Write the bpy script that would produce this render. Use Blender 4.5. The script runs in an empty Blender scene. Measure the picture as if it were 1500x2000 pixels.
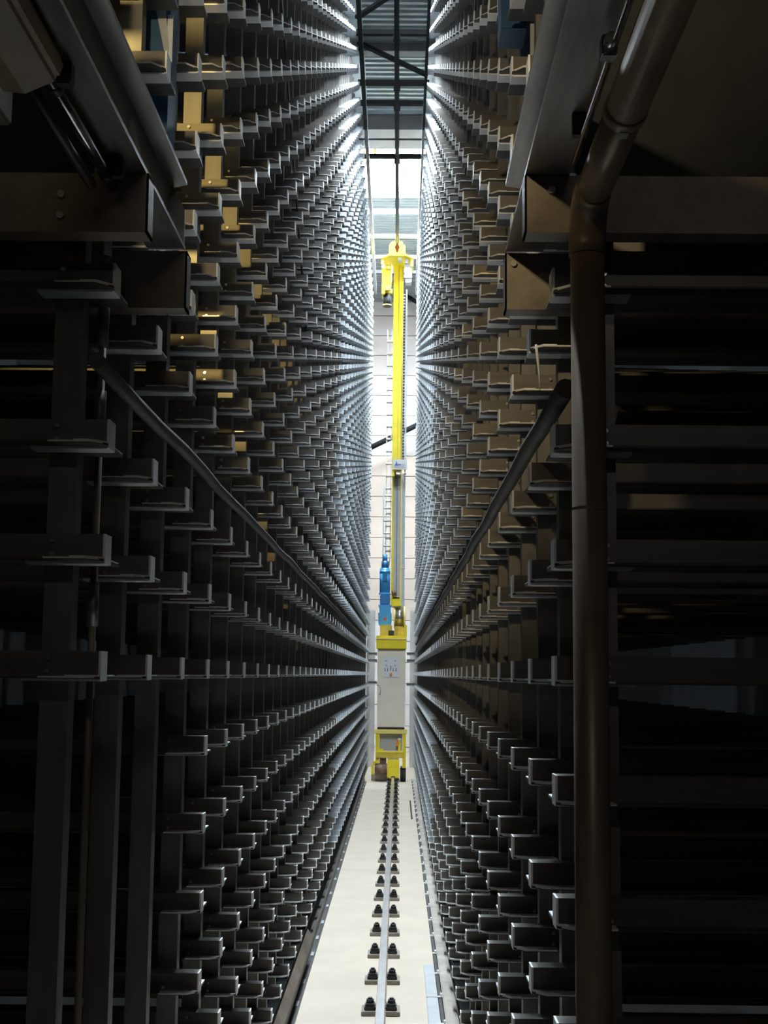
import bpy, bmesh, math, random
from mathutils import Vector, Matrix
random.seed(7)
S = bpy.context.scene
C = S.collection
R = math.radians

# ------------------------------------------------------------------ camera
YAW, PIT, ROL, FPX = -0.0122, 0.1230, 0.0104, 2563.6
cy, sy, cp, sp, cr, sr = math.cos(YAW), math.sin(YAW), math.cos(PIT), math.sin(PIT), math.cos(ROL), math.sin(ROL)
right = Vector((cy, -sy, 0)); fwd = Vector((sy*cp, cy*cp, sp)); up = Vector((-sy*sp, -cy*sp, cp))
ri = right*cr + up*sr; ui = up*cr - right*sr
cd = bpy.data.cameras.new('camera'); cam = bpy.data.objects.new('camera', cd); C.objects.link(cam)
cd.sensor_fit = 'HORIZONTAL'; cd.sensor_width = 36; cd.lens = FPX/1500*36; cd.clip_start = 0.02; cd.clip_end = 200
M = Matrix((ri, ui, -fwd)).transposed().to_4x4(); M.translation = (0, 0, 2.0)
cam.matrix_world = M
S.camera = cam

# ------------------------------------------------------------------ world (bright overcast sky) and exposure
SKY = 165.0
w = bpy.data.worlds.new('overcast_sky'); S.world = w; w.use_nodes = True
bg = w.node_tree.nodes['Background']; bg.inputs[0].default_value = (0.87, 0.945, 1.0, 1); bg.inputs[1].default_value = SKY
S.view_settings.view_transform = 'Standard'; S.view_settings.look = 'None'
S.view_settings.exposure = 0.3; S.view_settings.gamma = 1.0; S.view_settings.use_curve_mapping = False

# roof openings (y0, y1): the daylight of the hall comes through these
ROOF = 12.0
SKX0, SKX1 = -0.64, 0.35          # near skylights; those beyond y = 23 cross the whole hall
FX0, FX1 = -2.4, 2.3
def skx(a): return (FX0, FX1) if a > 23 else (SKX0, SKX1)
SKYLIGHTS = [(6.4, 9.4), (10.4, 13.4), (23.62, 26.69), (27.3, 27.68), (28.95, 29.2), (30.46, 30.77)]
for a, b in SKYLIGHTS:
    L = bpy.data.lights.new('skylight_portal', 'AREA'); L.shape = 'RECTANGLE'
    xa, xb = skx(a); L.size = xb-xa; L.size_y = b-a; L.cycles.is_portal = True
    o = bpy.data.objects.new('skylight_portal', L); C.objects.link(o); o.location = ((xa+xb)/2, (a+b)/2, ROOF+0.12)

def lamp(name, kind, loc, energy, col, size=0.1, target=None, **kw):
    L = bpy.data.lights.new(name, kind); L.energy = energy; L.color = col
    if kind == 'AREA': L.shape = 'RECTANGLE'; L.size = size; L.size_y = kw.get('sy', size)
    else: L.shadow_soft_size = size
    if kind == 'SPOT': L.spot_size = kw.get('angle', 1.2); L.spot_blend = kw.get('blend', 0.4)
    o = bpy.data.objects.new(name, L); C.objects.link(o); o.location = loc
    if target is not None: o.rotation_euler = (Vector(target)-Vector(loc)).to_track_quat('-Z', 'Y').to_euler()
    return o

# ------------------------------------------------------------------ materials
def mat(name, col, rough=0.5, metal=0.0, noise=0.0, scale=8.0, stretch=(1, 1, 1), bump=0.0, rnoise=0.0, spec=0.5, dark=None, cov=0.5):
    m = bpy.data.materials.new(name); m.use_nodes = True
    nt = m.node_tree; b = nt.nodes['Principled BSDF']
    b.inputs['Base Color'].default_value = (*col, 1); b.inputs['Roughness'].default_value = rough
    b.inputs['Metallic'].default_value = metal; b.inputs['Specular IOR Level'].default_value = spec
    if noise or bump or rnoise or dark:
        tc = nt.nodes.new('ShaderNodeTexCoord'); mp = nt.nodes.new('ShaderNodeMapping'); mp.inputs['Scale'].default_value = stretch
        geo = nt.nodes.new('ShaderNodeNewGeometry')
        nt.links.new(geo.outputs['Position'], mp.inputs['Vector'])
        n = nt.nodes.new('ShaderNodeTexNoise'); n.inputs['Scale'].default_value = scale; n.inputs['Detail'].default_value = 6; n.inputs['Roughness'].default_value = 0.65
        nt.links.new(mp.outputs[0], n.inputs['Vector'])
        if noise:
            hi = tuple(min(1, c*(1+noise)) for c in col); lo = tuple(c*(1-noise) for c in col)
            if dark: lo = dark
            rp = nt.nodes.new('ShaderNodeValToRGB'); rp.color_ramp.elements[0].position = 0.5-0.4*cov; rp.color_ramp.elements[1].position = 0.5+0.4*cov
            rp.color_ramp.elements[0].color = (*lo, 1); rp.color_ramp.elements[1].color = (*hi, 1)
            nt.links.new(n.outputs['Fac'], rp.inputs[0]); nt.links.new(rp.outputs[0], b.inputs['Base Color'])
        if rnoise:
            mr = nt.nodes.new('ShaderNodeMapRange'); mr.inputs['To Min'].default_value = max(0.05, rough-rnoise); mr.inputs['To Max'].default_value = min(1, rough+rnoise)
            nt.links.new(n.outputs['Fac'], mr.inputs['Value']); nt.links.new(mr.outputs[0], b.inputs['Roughness'])
        if bump:
            bp_ = nt.nodes.new('ShaderNodeBump'); bp_.inputs['Strength'].default_value = bump; bp_.inputs['Distance'].default_value = 0.01
            nt.links.new(n.outputs['Fac'], bp_.inputs['Height']); nt.links.new(bp_.outputs[0], b.inputs['Normal'])
    return m
def emit(name, col, st):
    m = bpy.data.materials.new(name); m.use_nodes = True; nt = m.node_tree; nt.nodes.clear()
    e = nt.nodes.new('ShaderNodeEmission'); e.inputs[0].default_value = (*col, 1); e.inputs[1].default_value = st
    o = nt.nodes.new('ShaderNodeOutputMaterial'); nt.links.new(e.outputs[0], o.inputs[0]); return m
def glass(name):
    m = bpy.data.materials.new(name); m.use_nodes = True; nt = m.node_tree; nt.nodes.clear()
    t = nt.nodes.new('ShaderNodeBsdfTransparent'); t.inputs[0].default_value = (0.95, 0.98, 1, 1)
    g = nt.nodes.new('ShaderNodeBsdfGlossy'); g.inputs['Roughness'].default_value = 0.05
    x = nt.nodes.new('ShaderNodeMixShader'); x.inputs[0].default_value = 0.06
    o = nt.nodes.new('ShaderNodeOutputMaterial')
    nt.links.new(t.outputs[0], x.inputs[1]); nt.links.new(g.outputs[0], x.inputs[2]); nt.links.new(x.outputs[0], o.inputs[0]); return m

G = {}
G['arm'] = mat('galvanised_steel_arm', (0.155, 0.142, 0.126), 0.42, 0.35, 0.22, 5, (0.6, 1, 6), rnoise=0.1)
G['arm_new'] = mat('new_bright_zinc_arm', (0.45, 0.485, 0.52), 0.38, 0.4, 0.12, 5, (0.6, 1, 6))  # lighter, bluer tone for the far columns
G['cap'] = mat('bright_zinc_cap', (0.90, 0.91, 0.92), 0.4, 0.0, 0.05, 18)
G['flange'] = mat('worn_bright_flange', (0.90, 0.89, 0.87), 0.35, 0.2, 0.1, 9)  # skylight on the flange tops is put into this colour
G['upright'] = mat('galvanised_steel_upright', (0.19, 0.182, 0.17), 0.45, 0.5, 0.2, 5, (3, 3, 0.5), rnoise=0.1)
G['bolt'] = mat('zinc_bolt', (0.75, 0.74, 0.70), 0.25, 0.9)
G['steel'] = mat('brushed_mill_steel', (0.27, 0.255, 0.245), 0.42, 0.7, 0.35, 4, (5, 0.7, 5), bump=0.05, rnoise=0.12)
G['steel_brown'] = mat('brown_primed_steel', (0.20, 0.165, 0.13), 0.5, 0.3, 0.4, 6, (1, 1, 1), rnoise=0.1)
G['pipe'] = mat('brown_grey_pipe', (0.27, 0.205, 0.145), 0.38, 0.25, 0.3, 5, (1, 1, 0.6), rnoise=0.08)
G['pipe_band'] = mat('pale_band', (0.75, 0.75, 0.73), 0.3, 0.5, 0.1, 10)
G['chrome'] = mat('polished_rod', (0.6, 0.6, 0.6), 0.18, 1.0, 0.1, 12)
G['blackiron'] = mat('black_iron', (0.035, 0.033, 0.032), 0.5, 0.3, 0.4, 14)
G['hose'] = mat('dark_grey_hose', (0.085, 0.08, 0.08), 0.65, 0.0, 0.4, 16, (1, 4, 1), bump=0.3)
G['blue'] = mat('dark_blue_paint', (0.025, 0.075, 0.16), 0.4, 0.1, 0.2, 6)
G['palegrey'] = mat('pale_grey_plate', (0.42, 0.44, 0.46), 0.4, 0.3, 0.15, 7)
G['tan'] = mat('tan_cover', (0.30, 0.24, 0.17), 0.55, 0.0, 0.2, 7)
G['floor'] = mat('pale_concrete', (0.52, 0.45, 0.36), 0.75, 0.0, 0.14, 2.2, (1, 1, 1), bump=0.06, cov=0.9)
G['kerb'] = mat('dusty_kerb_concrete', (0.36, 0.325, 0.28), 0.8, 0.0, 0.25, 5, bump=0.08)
G['darkfloor'] = mat('dark_dusty_concrete', (0.10, 0.095, 0.09), 0.85, 0.0, 0.2, 3)  # shade under the racks and in the bay is put into this colour
G['concrete'] = mat('grey_concrete', (0.66, 0.63, 0.59), 0.8, 0.0, 0.15, 3, bump=0.08)
G['wallpanel'] = mat('light_concrete_panel', (0.84, 0.775, 0.73), 0.8, 0.0, 0.08, 1.6, (1, 1, 2), cov=0.9)
G['wallpanel_tan'] = mat('tan_concrete_panel', (0.74, 0.62, 0.52), 0.8, 0.0, 0.10, 1.6, (1, 1, 2), cov=0.9)
G['hallwall'] = mat('dark_sheet_wall', (0.16, 0.17, 0.18), 0.7, 0.1, 0.1, 3)
G['roof'] = mat('grey_green_roof_sheet', (0.33, 0.36, 0.35), 0.45, 0.3, 0.1, 3)
G['darksteel'] = mat('dark_painted_steel', (0.016, 0.017, 0.019), 0.7, 0.0, 0.3, 6, spec=0.2)
G['brownbeam'] = mat('brown_grey_beam', (0.19, 0.175, 0.165), 0.55, 0.1, 0.15, 4)
G['glass'] = glass('skylight_glass')
G['railhead'] = mat('worn_rail_head', (0.62, 0.62, 0.64), 0.28, 0.9, 0.15, 9, (2, 0.5, 1))
G['railrust'] = mat('rusty_rail_web', (0.34, 0.25, 0.19), 0.7, 0.2, 0.35, 12)
G['sole'] = mat('brown_sole_plate', (0.27, 0.235, 0.20), 0.65, 0.2, 0.25, 12)
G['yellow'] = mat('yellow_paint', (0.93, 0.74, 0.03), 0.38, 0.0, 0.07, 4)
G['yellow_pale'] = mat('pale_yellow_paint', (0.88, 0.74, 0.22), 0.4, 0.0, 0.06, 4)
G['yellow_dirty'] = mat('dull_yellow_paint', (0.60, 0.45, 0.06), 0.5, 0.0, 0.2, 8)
G['cabinet'] = mat('beige_grey_cabinet', (0.88, 0.79, 0.64), 0.5, 0.0, 0.05, 3)
G['panelwhite'] = mat('white_panel', (0.80, 0.80, 0.81), 0.4)
G['white'] = mat('white_paint', (0.88, 0.88, 0.88), 0.4)
G['ducts'] = mat('pale_blue_grey_duct', (0.56, 0.61, 0.64), 0.45, 0.1, 0.06, 4)
G['mastgrey'] = mat('grey_mast_face', (0.50, 0.49, 0.50), 0.4, 0.3, 0.08, 4)
G['cyan'] = mat('bright_blue_paint', (0.06, 0.33, 0.66), 0.35, 0.0, 0.10, 6)
G['cyan_dark'] = mat('deep_blue_paint', (0.03, 0.16, 0.36), 0.4, 0.0, 0.2, 8)
G['drum'] = mat('steel_drum', (0.48, 0.46, 0.42), 0.3, 0.85, 0.15, 20, (8, 1, 1))
G['brownmotor'] = mat('brown_motor', (0.20, 0.12, 0.08), 0.55, 0.0, 0.3, 10)
G['black'] = mat('black_rubber', (0.02, 0.02, 0.02), 0.7)
G['red'] = mat('red_marking', (0.55, 0.10, 0.08), 0.5)
G['orange'] = mat('orange_plastic', (0.85, 0.28, 0.04), 0.45)
G['signblue'] = mat('sign_blue', (0.05, 0.16, 0.45), 0.5)
G['signgrey'] = mat('sign_grey', (0.40, 0.43, 0.50), 0.5)
G['screen'] = mat('grey_blue_sheet', (0.42, 0.43, 0.44), 0.5, 0.1, 0.05, 3)
G['lampglow'] = emit('lamp_lens', (1.0, 0.72, 0.30), 2.0)
G['tubeglow'] = emit('lamp_tube', (1.0, 0.95, 0.88), 3.0)  # glow of the added fill lamps
G['flange_dark'] = mat('dark_flange_paint', (0.06, 0.057, 0.054), 0.5, 0.2, 0.2, 8)  # shade under the flanges is put into this colour
G['ladder'] = mat('aluminium_ladder', (0.72, 0.72, 0.72), 0.35, 0.5, 0.08, 8)

# ------------------------------------------------------------------ mesh helpers
class MB:
    def __init__(s): s.v = []; s.f = []; s.m = []; s.sm = []
    def add(s, vs, fs, mi=0, smooth=False):
        n = len(s.v); s.v += [tuple(p) for p in vs]
        for f in fs: s.f.append([i+n for i in f]); s.m.append(mi); s.sm.append(smooth)
        return s
    def box(s, x0, x1, y0, y1, z0, z1, mi=0):
        v = [(x0, y0, z0), (x1, y0, z0), (x1, y1, z0), (x0, y1, z0), (x0, y0, z1), (x1, y0, z1), (x1, y1, z1), (x0, y1, z1)]
        return s.add(v, [(3, 2, 1, 0), (4, 5, 6, 7), (0, 1, 5, 4), (1, 2, 6, 5), (2, 3, 7, 6), (3, 0, 4, 7)], mi)
    def cyl(s, p0, p1, r0, r1=None, n=16, mi=0, caps=True):
        r1 = r0 if r1 is None else r1
        p0, p1 = Vector(p0), Vector(p1); d = (p1-p0).normalized()
        a = d.cross(Vector((0, 0, 1)) if abs(d.z) < 0.9 else Vector((1, 0, 0))).normalized(); b = d.cross(a)
        vs = []
        for p, r in ((p0, r0), (p1, r1)):
            for i in range(n):
                t = 2*math.pi*i/n; vs.append(p + a*math.cos(t)*r + b*math.sin(t)*r)
        k = len(s.f)
        s.add(vs, [(i, n+i, n+(i+1) % n, (i+1) % n)[::-1] for i in range(n)], mi, True)
        if caps:
            s.add([], []); base = len(s.v)-2*n
            s.f.append([base+i for i in range(n)]); s.m.append(mi); s.sm.append(False)
            s.f.append([base+n+i for i in range(n)][::-1]); s.m.append(mi); s.sm.append(False)
        return s
    def tube(s, pts, r, n=14, mi=0):
        pts = [Vector(p) for p in pts]; vs = []; prev = None
        for i, p in enumerate(pts):
            d = (pts[min(i+1, len(pts)-1)] - pts[max(i-1, 0)]).normalized()
            if prev is None: a = d.cross(Vector((0, 0, 1)) if abs(d.z) < 0.9 else Vector((1, 0, 0))).normalized()
            else: a = (prev - d*prev.dot(d)).normalized()
            prev = a; b = d.cross(a)
            rr = r[i] if isinstance(r, (list, tuple)) else r
            vs += [p + a*math.cos(2*math.pi*k/n)*rr + b*math.sin(2*math.pi*k/n)*rr for k in range(n)]
        fs = [((i*n+k), (i+1)*n+k, (i+1)*n+(k+1) % n, i*n+(k+1) % n)[::-1] for i in range(len(pts)-1) for k in range(n)]
        s.add(vs, fs, mi, True)
        base = len(s.v)-len(vs)
        s.f.append([base+k for k in range(n)]); s.m.append(mi); s.sm.append(False)
        s.f.append([base+(len(pts)-1)*n+k for k in range(n)][::-1]); s.m.append(mi); s.sm.append(False)
        return s
    def prism(s, poly, axis, a0, a1, mi=0):
        n = len(poly)
        def P(u, v, a): return (a, u, v) if axis == 'x' else ((u, a, v) if axis == 'y' else (u, v, a))
        vs = [P(u, v, a0) for u, v in poly] + [P(u, v, a1) for u, v in poly]
        fs = [(i, (i+1) % n, n+(i+1) % n, n+i) for i in range(n)] + [tuple(range(n))[::-1], tuple(range(n, 2*n))]
        return s.add(vs, fs, mi)
    def mesh(s, name, mats, bevel=0.0):
        me = bpy.data.meshes.new(name); me.from_pydata(s.v, [], s.f)
        for m in (mats if isinstance(mats, (list, tuple)) else [mats]): me.materials.append(G[m])
        me.polygons.foreach_set('material_index', s.m); me.polygons.foreach_set('use_smooth', s.sm)
        bm = bmesh.new(); bm.from_mesh(me); bmesh.ops.recalc_face_normals(bm, faces=bm.faces)
        if bevel:
            es = [e for e in bm.edges if len(e.link_faces) == 2 and e.calc_face_angle(0) > 0.7]
            bmesh.ops.bevel(bm, geom=es, offset=bevel, segments=2, affect='EDGES', clamp_overlap=True)
        bm.to_mesh(me); bm.free(); me.update()
        return me
    def build(s, name, mats, parent=None, bevel=0.0):
        return link(name, s.mesh(name, mats, bevel), parent)
def link(name, me, parent=None):
    o = bpy.data.objects.new(name, me); C.objects.link(o); o.parent = parent; return o
def tag(o, label=None, cat=None, group=None, kind=None):
    if label: o['label'] = label
    if cat: o['category'] = cat
    if group: o['group'] = group
    if kind: o['kind'] = kind
    return o
def empty(name, label, cat, loc=(0, 0, 0), group=None, kind=None):
    o = bpy.data.objects.new(name, None); C.objects.link(o); o.location = loc; o.empty_display_size = 0.1
    return tag(o, label, cat, group, kind)
def inframe(p):
    q = Vector(p)-Vector((0, 0, 2)); zc = q.dot(fwd)
    if zc < 0.1: return False
    x = 750+FPX*q.dot(ri)/zc; y = 1000-FPX*q.dot(ui)/zc
    return -60 < x < 1560 and -60 < y < 2060

# ------------------------------------------------------------------ the hall
HX, HY0, HY1 = 2.7, -4.0, 34.6
flo = empty('floor', 'pale worn concrete floor running down the narrow aisle', 'floor', kind='structure')
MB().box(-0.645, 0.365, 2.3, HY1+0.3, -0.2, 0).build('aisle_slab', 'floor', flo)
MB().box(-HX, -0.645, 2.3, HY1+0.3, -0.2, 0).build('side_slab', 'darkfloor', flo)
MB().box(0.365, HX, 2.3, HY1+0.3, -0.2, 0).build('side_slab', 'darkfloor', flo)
MB().box(-HX, HX, HY0, 2.3, -0.2, 0).build('bay_slab', 'darkfloor', flo)
tag(MB().box(-HX-0.2, -HX, HY0, HY1+0.3, 0, ROOF+0.3).build('wall_left', 'hallwall'), 'dark sheet wall of the hall behind the left rack', 'wall', kind='structure')
tag(MB().box(HX, HX+0.2, HY0, HY1+0.3, 0, ROOF+0.3).build('wall_right', 'hallwall'), 'dark sheet wall of the hall behind the right rack', 'wall', kind='structure')
tag(MB().box(-HX, HX, HY0-0.2, HY0, 0, ROOF+0.3).build('wall_front', 'hallwall'), 'dark hall wall behind the viewer', 'wall', kind='structure')
wb = empty('wall_back', 'light concrete panel end wall behind the yellow crane mast', 'wall', (0, HY1, 0), kind='structure')
MB().box(-HX, HX, 0.16, 0.3, 0, ROOF+0.3).build('backing', 'concrete', wb)
z1 = ROOF-0.37; k = 0
while z1 > 0.05:
    z0 = max(0.0, z1-0.548)
    MB().box(-HX, HX, 0.02, 0.16, z0+0.009, z1-0.009).build('panel', 'wallpanel' if z0 > 7.6 or z0 < 3.2 else 'wallpanel_tan', wb)
    z1 -= 0.548; k += 1
MB().box(-HX, HX, -0.02, 0.16, ROOF-0.36, ROOF).build('top_fascia', 'wallpanel', wb)

# roof: corrugated sheets with ribs across the aisle, cut by skylights
ceil = empty('ceiling', 'grey corrugated metal roof above the aisle with cross ribs', 'ceiling', (0, 0, ROOF), kind='structure')
def sheet(y0, y1, x0, x1):
    n = max(1, round((y1-y0)/0.165)); p = (y1-y0)/n; pts = []
    for i in range(n):
        b = y0+i*p
        pts += [(b, 0), (b+0.42*p, 0), (b+0.52*p, 0.045), (b+0.90*p, 0.045)]
    pts.append((y1, 0))
    vs = [(x0, y, z) for y, z in pts] + [(x1, y, z) for y, z in pts]; m = len(pts)
    fs = [(i, i+1, m+i+1, m+i) for i in range(m-1)]
    # solid upper skin so that no light leaks between the ribs
    b = MB().add(vs, fs)
    b.box(x0, x1, y0, y1, 0.06, 0.12)
    return b
cuts = [(HY0, None)]
edges = []; y = HY0
for a, b in SKYLIGHTS: edges.append((y, a)); y = b
edges.append((y, HY1+0.3))
for a, b in edges:
    n = max(1, round((b-a)/1.15)); p = (b-a)/n
    for i in range(n): sheet(a+i*p, a+(i+1)*p, *(skx(a+i*p+0.6))).build('roof_sheet', 'roof', ceil)
for x0, x1, y0, y1 in ((-HX, SKX0, HY0, 23.62), (SKX1, HX, HY0, 23.62), (-HX, FX0, 23.62, HY1+0.3), (FX1, HX, 23.62, HY1+0.3)): MB().box(x0, x1, y0, y1, 0, 0.12).build('side_roof', 'roof', ceil)
# skylights
def skylight(idx, a, b, bars, label):
    xa, xb = skx(a)
    e = empty('window_%d' % idx, label, 'skylight', ((xa+xb)/2, (a+b)/2, ROOF), kind='structure')
    hx = (xb-xa)/2; hy = (b-a)/2
    f = MB(); t = 0.03
    f.box(-hx, -hx+t, -hy, hy, -0.02, 0.12); f.box(hx-t, hx, -hy, hy, -0.02, 0.12)
    f.box(-hx, hx, -hy, -hy+t, -0.02, 0.12); f.box(-hx, hx, hy-t, hy, -0.02, 0.12)
    f.build('window_frame', 'palegrey', e)
    ys = [a]+bars+[b]
    for q in bars: MB().box(-hx, hx, q-(a+b)/2-0.02, q-(a+b)/2+0.02, 0.0, 0.07).build('glazing_bar', 'ducts', e)
    for q0, q1 in zip(ys[:-1], ys[1:]):
        MB().box(-hx+0.01, hx-0.01, q0-(a+b)/2+0.012, q1-(a+b)/2-0.012, 0.075, 0.083).build('pane', 'glass', e)
labs = ['wide roof skylight nearest the loading end, above the aisle', 'wide roof skylight between the loading end and the dark roof ties',
        'large bright roof skylight with glazing bars above the crane top', 'thin white skylight strip, first beyond the large skylight', 'thin white skylight strip just above the crane head', 'thin white skylight strip behind the crane head']
barsets = [[7.4, 8.4], [11.4, 12.4], [24.48, 24.87, 26.24], [], [], []]
for i, ((a, b), bs, l) in enumerate(zip(SKYLIGHTS, barsets, labs)): skylight(i+1, a, b, bs, l)
tag(MB().box(-0.56, -0.50, 23.66, 23.98, ROOF-0.16, ROOF-0.03).build('signal_box', 'orange', bevel=0.01), 'small orange box under the left edge of the large skylight', 'box')
for (a, b, l) in [(22.58, 23.02, 'deep brown roof beam across the aisle, nearer of the pair before the skylight'), (23.06, 23.52, 'deep brown roof beam touching the edge of the large skylight')]:
    o = MB().box(-2.6, 2.6, a, b, ROOF-0.03, ROOF-0.002).box(-2.6, 2.6, a+0.01, b-0.01, ROOF-0.26, ROOF-0.03).box(-2.6, 2.6, a+0.005, a+0.03, ROOF-0.275, ROOF-0.26).build('roof_beam', 'brownbeam')
    tag(o, l, 'beam', 'roof beams beside the skylight')
tag(MB().box(-2.6, 2.6, 19.86, 20.05, ROOF-0.14, ROOF-0.001).build('purlin', 'brownbeam'), 'grey brown roof purlin between the dark roof ties', 'beam')

# added deck, unseen, that keeps skylight off the loading bay
dk = empty('mezzanine_deck', 'dark steel deck over the loading bay in front of the racks', 'deck', (0, 0, 4.5), kind='structure')
for y0, y1 in ((-4.0, -2.6), (-2.59, -1.2), (-1.19, 0.2), (0.21, 1.3), (1.31, 2.45)): MB().box(-HX, HX, y0, y1, 0, 0.02).build('deck_plate', 'darksteel', dk)
for x in (-2.2, -1.2, 1.2, 2.2): MB().box(x-0.05, x+0.05, -4, 2.45, -0.18, 0).build('deck_joist', 'darksteel', dk)

# ------------------------------------------------------------------ storage racks
SA, PZ, EZ, GAP, TT, HH = 0.5166, 0.2491, 2.0-0.0163, 0.3486, 0.06, 0.0585
NCOL = 51
def rowz(k): return EZ+PZ*k if k <= 2 else EZ+2*PZ+GAP+PZ*(k-3)
ROWS = list(range(-7, 34))
ARML = 1.75
def arm_mb(sg, detail=True):
    # sg = -1: arm reaches to -x (left rack); +1 to +x
    b = MB(); X = lambda d: sg*d
    def bx(d0, d1, y0, y1, z0, z1, mi=0): b.box(min(X(d0), X(d1)), max(X(d0), X(d1)), y0, y1, z0, z1, mi)
    bx(0.004, ARML, 0.0, TT, 0.0, HH)
    bx(0.0, ARML, TT, 0.145, 0.0, 0.005, 2); bx(0.0005, 0.11, TT+0.001, 0.1445, 0.005, 0.0058, 1)  # bright slab imitates light on the flange top, dark body its shade
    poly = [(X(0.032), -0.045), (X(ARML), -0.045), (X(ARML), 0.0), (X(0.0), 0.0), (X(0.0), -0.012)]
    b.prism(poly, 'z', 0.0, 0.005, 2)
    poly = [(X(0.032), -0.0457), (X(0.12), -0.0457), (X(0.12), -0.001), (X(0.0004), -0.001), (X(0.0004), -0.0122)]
    b.prism(poly, 'z', 0.002, 0.0058, 1)  # bright near edge and tip, coloured as if lit from the aisle
    return b
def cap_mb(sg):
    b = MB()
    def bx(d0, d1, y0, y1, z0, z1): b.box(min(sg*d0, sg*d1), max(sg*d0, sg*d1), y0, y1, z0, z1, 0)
    bx(-0.001, 0.004, -0.0005, TT+0.0005, -0.004, HH+0.0005); bx(0.004, 0.17, 0.002, TT-0.002, -0.005, 0.0)  # end plate, and a short white strip imitating aisle light fading inwards
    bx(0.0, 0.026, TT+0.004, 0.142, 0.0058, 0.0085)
    b.prism([(sg*0.001, -0.012), (sg*0.032, -0.0445), (sg*0.065, -0.0445), (sg*0.04, -0.018), (sg*0.001, -0.003)], 'z', 0.0058, 0.0085)  # white tip pads shaped like the light falloff on the flanges
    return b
def rack(sg, XE, Y0, label, name='storage_rack'):
    r = empty(name, label, 'rack', (XE, Y0, 0), 'storage racks on both sides of the aisle')
    side = 'left' if sg < 0 else 'right'
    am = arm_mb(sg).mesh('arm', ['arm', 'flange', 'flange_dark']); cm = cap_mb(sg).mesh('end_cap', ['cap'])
    bm_ = MB()
    for z in (0.016, 0.044): bm_.cyl((sg*0.112, -0.0, z), (sg*0.112, -0.007, z), 0.0055, n=8)
    bme = bm_.mesh('bolts', ['bolt'])
    one = MB().cyl((0, 0, 0), (0, -0.007, 0), 0.0055, n=8).mesh('bolt', ['bolt'])
    cells = []
    for i in range(NCOL):
        for k in ROWS:
            if sg < 0 and i < 3 and k < 0: continue
            cells.append((i, k))
    vis = [(i, k) for i, k in cells if inframe((XE, Y0+i*SA, rowz(k))) or inframe((XE+sg*0.2, Y0+i*SA, rowz(k)))]
    vis.sort(key=lambda c: (c[0]*SA+Y0)*1.0 + abs(rowz(c[1])-2)*0.12)
    near = set(vis[:300])
    for i, k in vis[:300]:
        a = link('arm', am, r); a.location = (0, i*SA, rowz(k))
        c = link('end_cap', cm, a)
        if i < 6:
            for z in (0.016, 0.044):
                q = link('bolt', one, a); q.location = (sg*0.112, 0, z)
    # all further arms in one mesh
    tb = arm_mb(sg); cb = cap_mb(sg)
    V = []; F = []; MI = []
    for i, k in cells:
        if (i, k) in near: continue
        oz = rowz(k); oy = i*SA
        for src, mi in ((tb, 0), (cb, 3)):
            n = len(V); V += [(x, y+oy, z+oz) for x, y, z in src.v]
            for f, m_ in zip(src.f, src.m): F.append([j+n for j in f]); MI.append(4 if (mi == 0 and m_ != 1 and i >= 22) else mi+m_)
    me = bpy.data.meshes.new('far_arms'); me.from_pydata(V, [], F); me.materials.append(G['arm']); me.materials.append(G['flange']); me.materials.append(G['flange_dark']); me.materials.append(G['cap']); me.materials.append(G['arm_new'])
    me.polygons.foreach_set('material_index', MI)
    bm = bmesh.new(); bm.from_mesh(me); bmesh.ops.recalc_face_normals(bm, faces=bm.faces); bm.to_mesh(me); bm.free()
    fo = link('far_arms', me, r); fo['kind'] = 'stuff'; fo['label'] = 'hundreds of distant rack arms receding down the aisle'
    # uprights: open C sections
    ub = MB(); x0, x1 = 0.081, 0.143
    def ux(d0, d1, y0, y1): ub.box(min(sg*d0, sg*d1), max(sg*d0, sg*d1), y0, y1, 0.0, 10.45)
    ux(x0, x1, TT+0.001, TT+0.005); ux(x0, x0+0.004, TT+0.005, TT+0.055); ux(x1-0.004, x1, TT+0.005, TT+0.055)
    um = ub.mesh('upright', ['upright'])
    for i in range(NCOL):
        u = link('upright', um, r); u.location = (0, i*SA, 0)
    xe = (min(sg*0.09, sg*(ARML+0.15)), max(sg*0.09, sg*(ARML+0.15)))
    for z0 in range(0, 11, 2): MB().box(*xe, (NCOL-1)*SA+0.25, (NCOL-1)*SA+0.28, z0+0.005, min(z0+1.995, 10.6)).build('end_panel', 'hallwall', r)  # added sheets that block the bright end wall behind the rack
    # longitudinal top beam and diagonal braces in the plane of the uprights
    t0, t1 = (0.01, 0.067) if sg < 0 else (-0.01, 0.03)
    MB().box(min(-sg*t0, -sg*t1), max(-sg*t0, -sg*t1), 9.5, 17.0, 10.52, 10.64).build('top_beam', 'darksteel', r)
    MB().box(min(-sg*t0, -sg*t1), max(-sg*t0, -sg*t1), 17.02, (NCOL-1)*SA+0.2, 10.52, 10.60).build('top_beam', 'brownbeam', r)
    def brace(ya, za, yb, zb):
        d = sg*0.075; b = MB()
        L = math.hypot(yb-ya, zb-za); ny, nz = -(zb-za)/L*0.035, (yb-ya)/L*0.035
        poly = [(ya-ny, za-nz), (yb-ny, zb-nz), (yb+ny, zb+nz), (ya+ny, za+nz)]
        b.prism(poly, 'x', d-0.004, d+0.004); b.build('diagonal_brace', 'darksteel', r)
    brace(6.1-Y0, 6.4, 9.7-Y0, 4.4)
    MB().box(min(sg*0.045, sg*0.1), max(sg*0.045, sg*0.1), 0.3, (NCOL-1)*SA, 0.0, 0.12).build('base_rail', 'darksteel', r)
    return r
XL, XR, YL, YR = -0.6297, 0.3309, 2.7852, 2.7969
rack(-1, XL, YL, 'tall galvanised steel arm rack along the left side of the aisle')
rack(1, XR, YR, 'tall galvanised steel arm rack along the right side of the aisle, behind the brown pipe')

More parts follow.
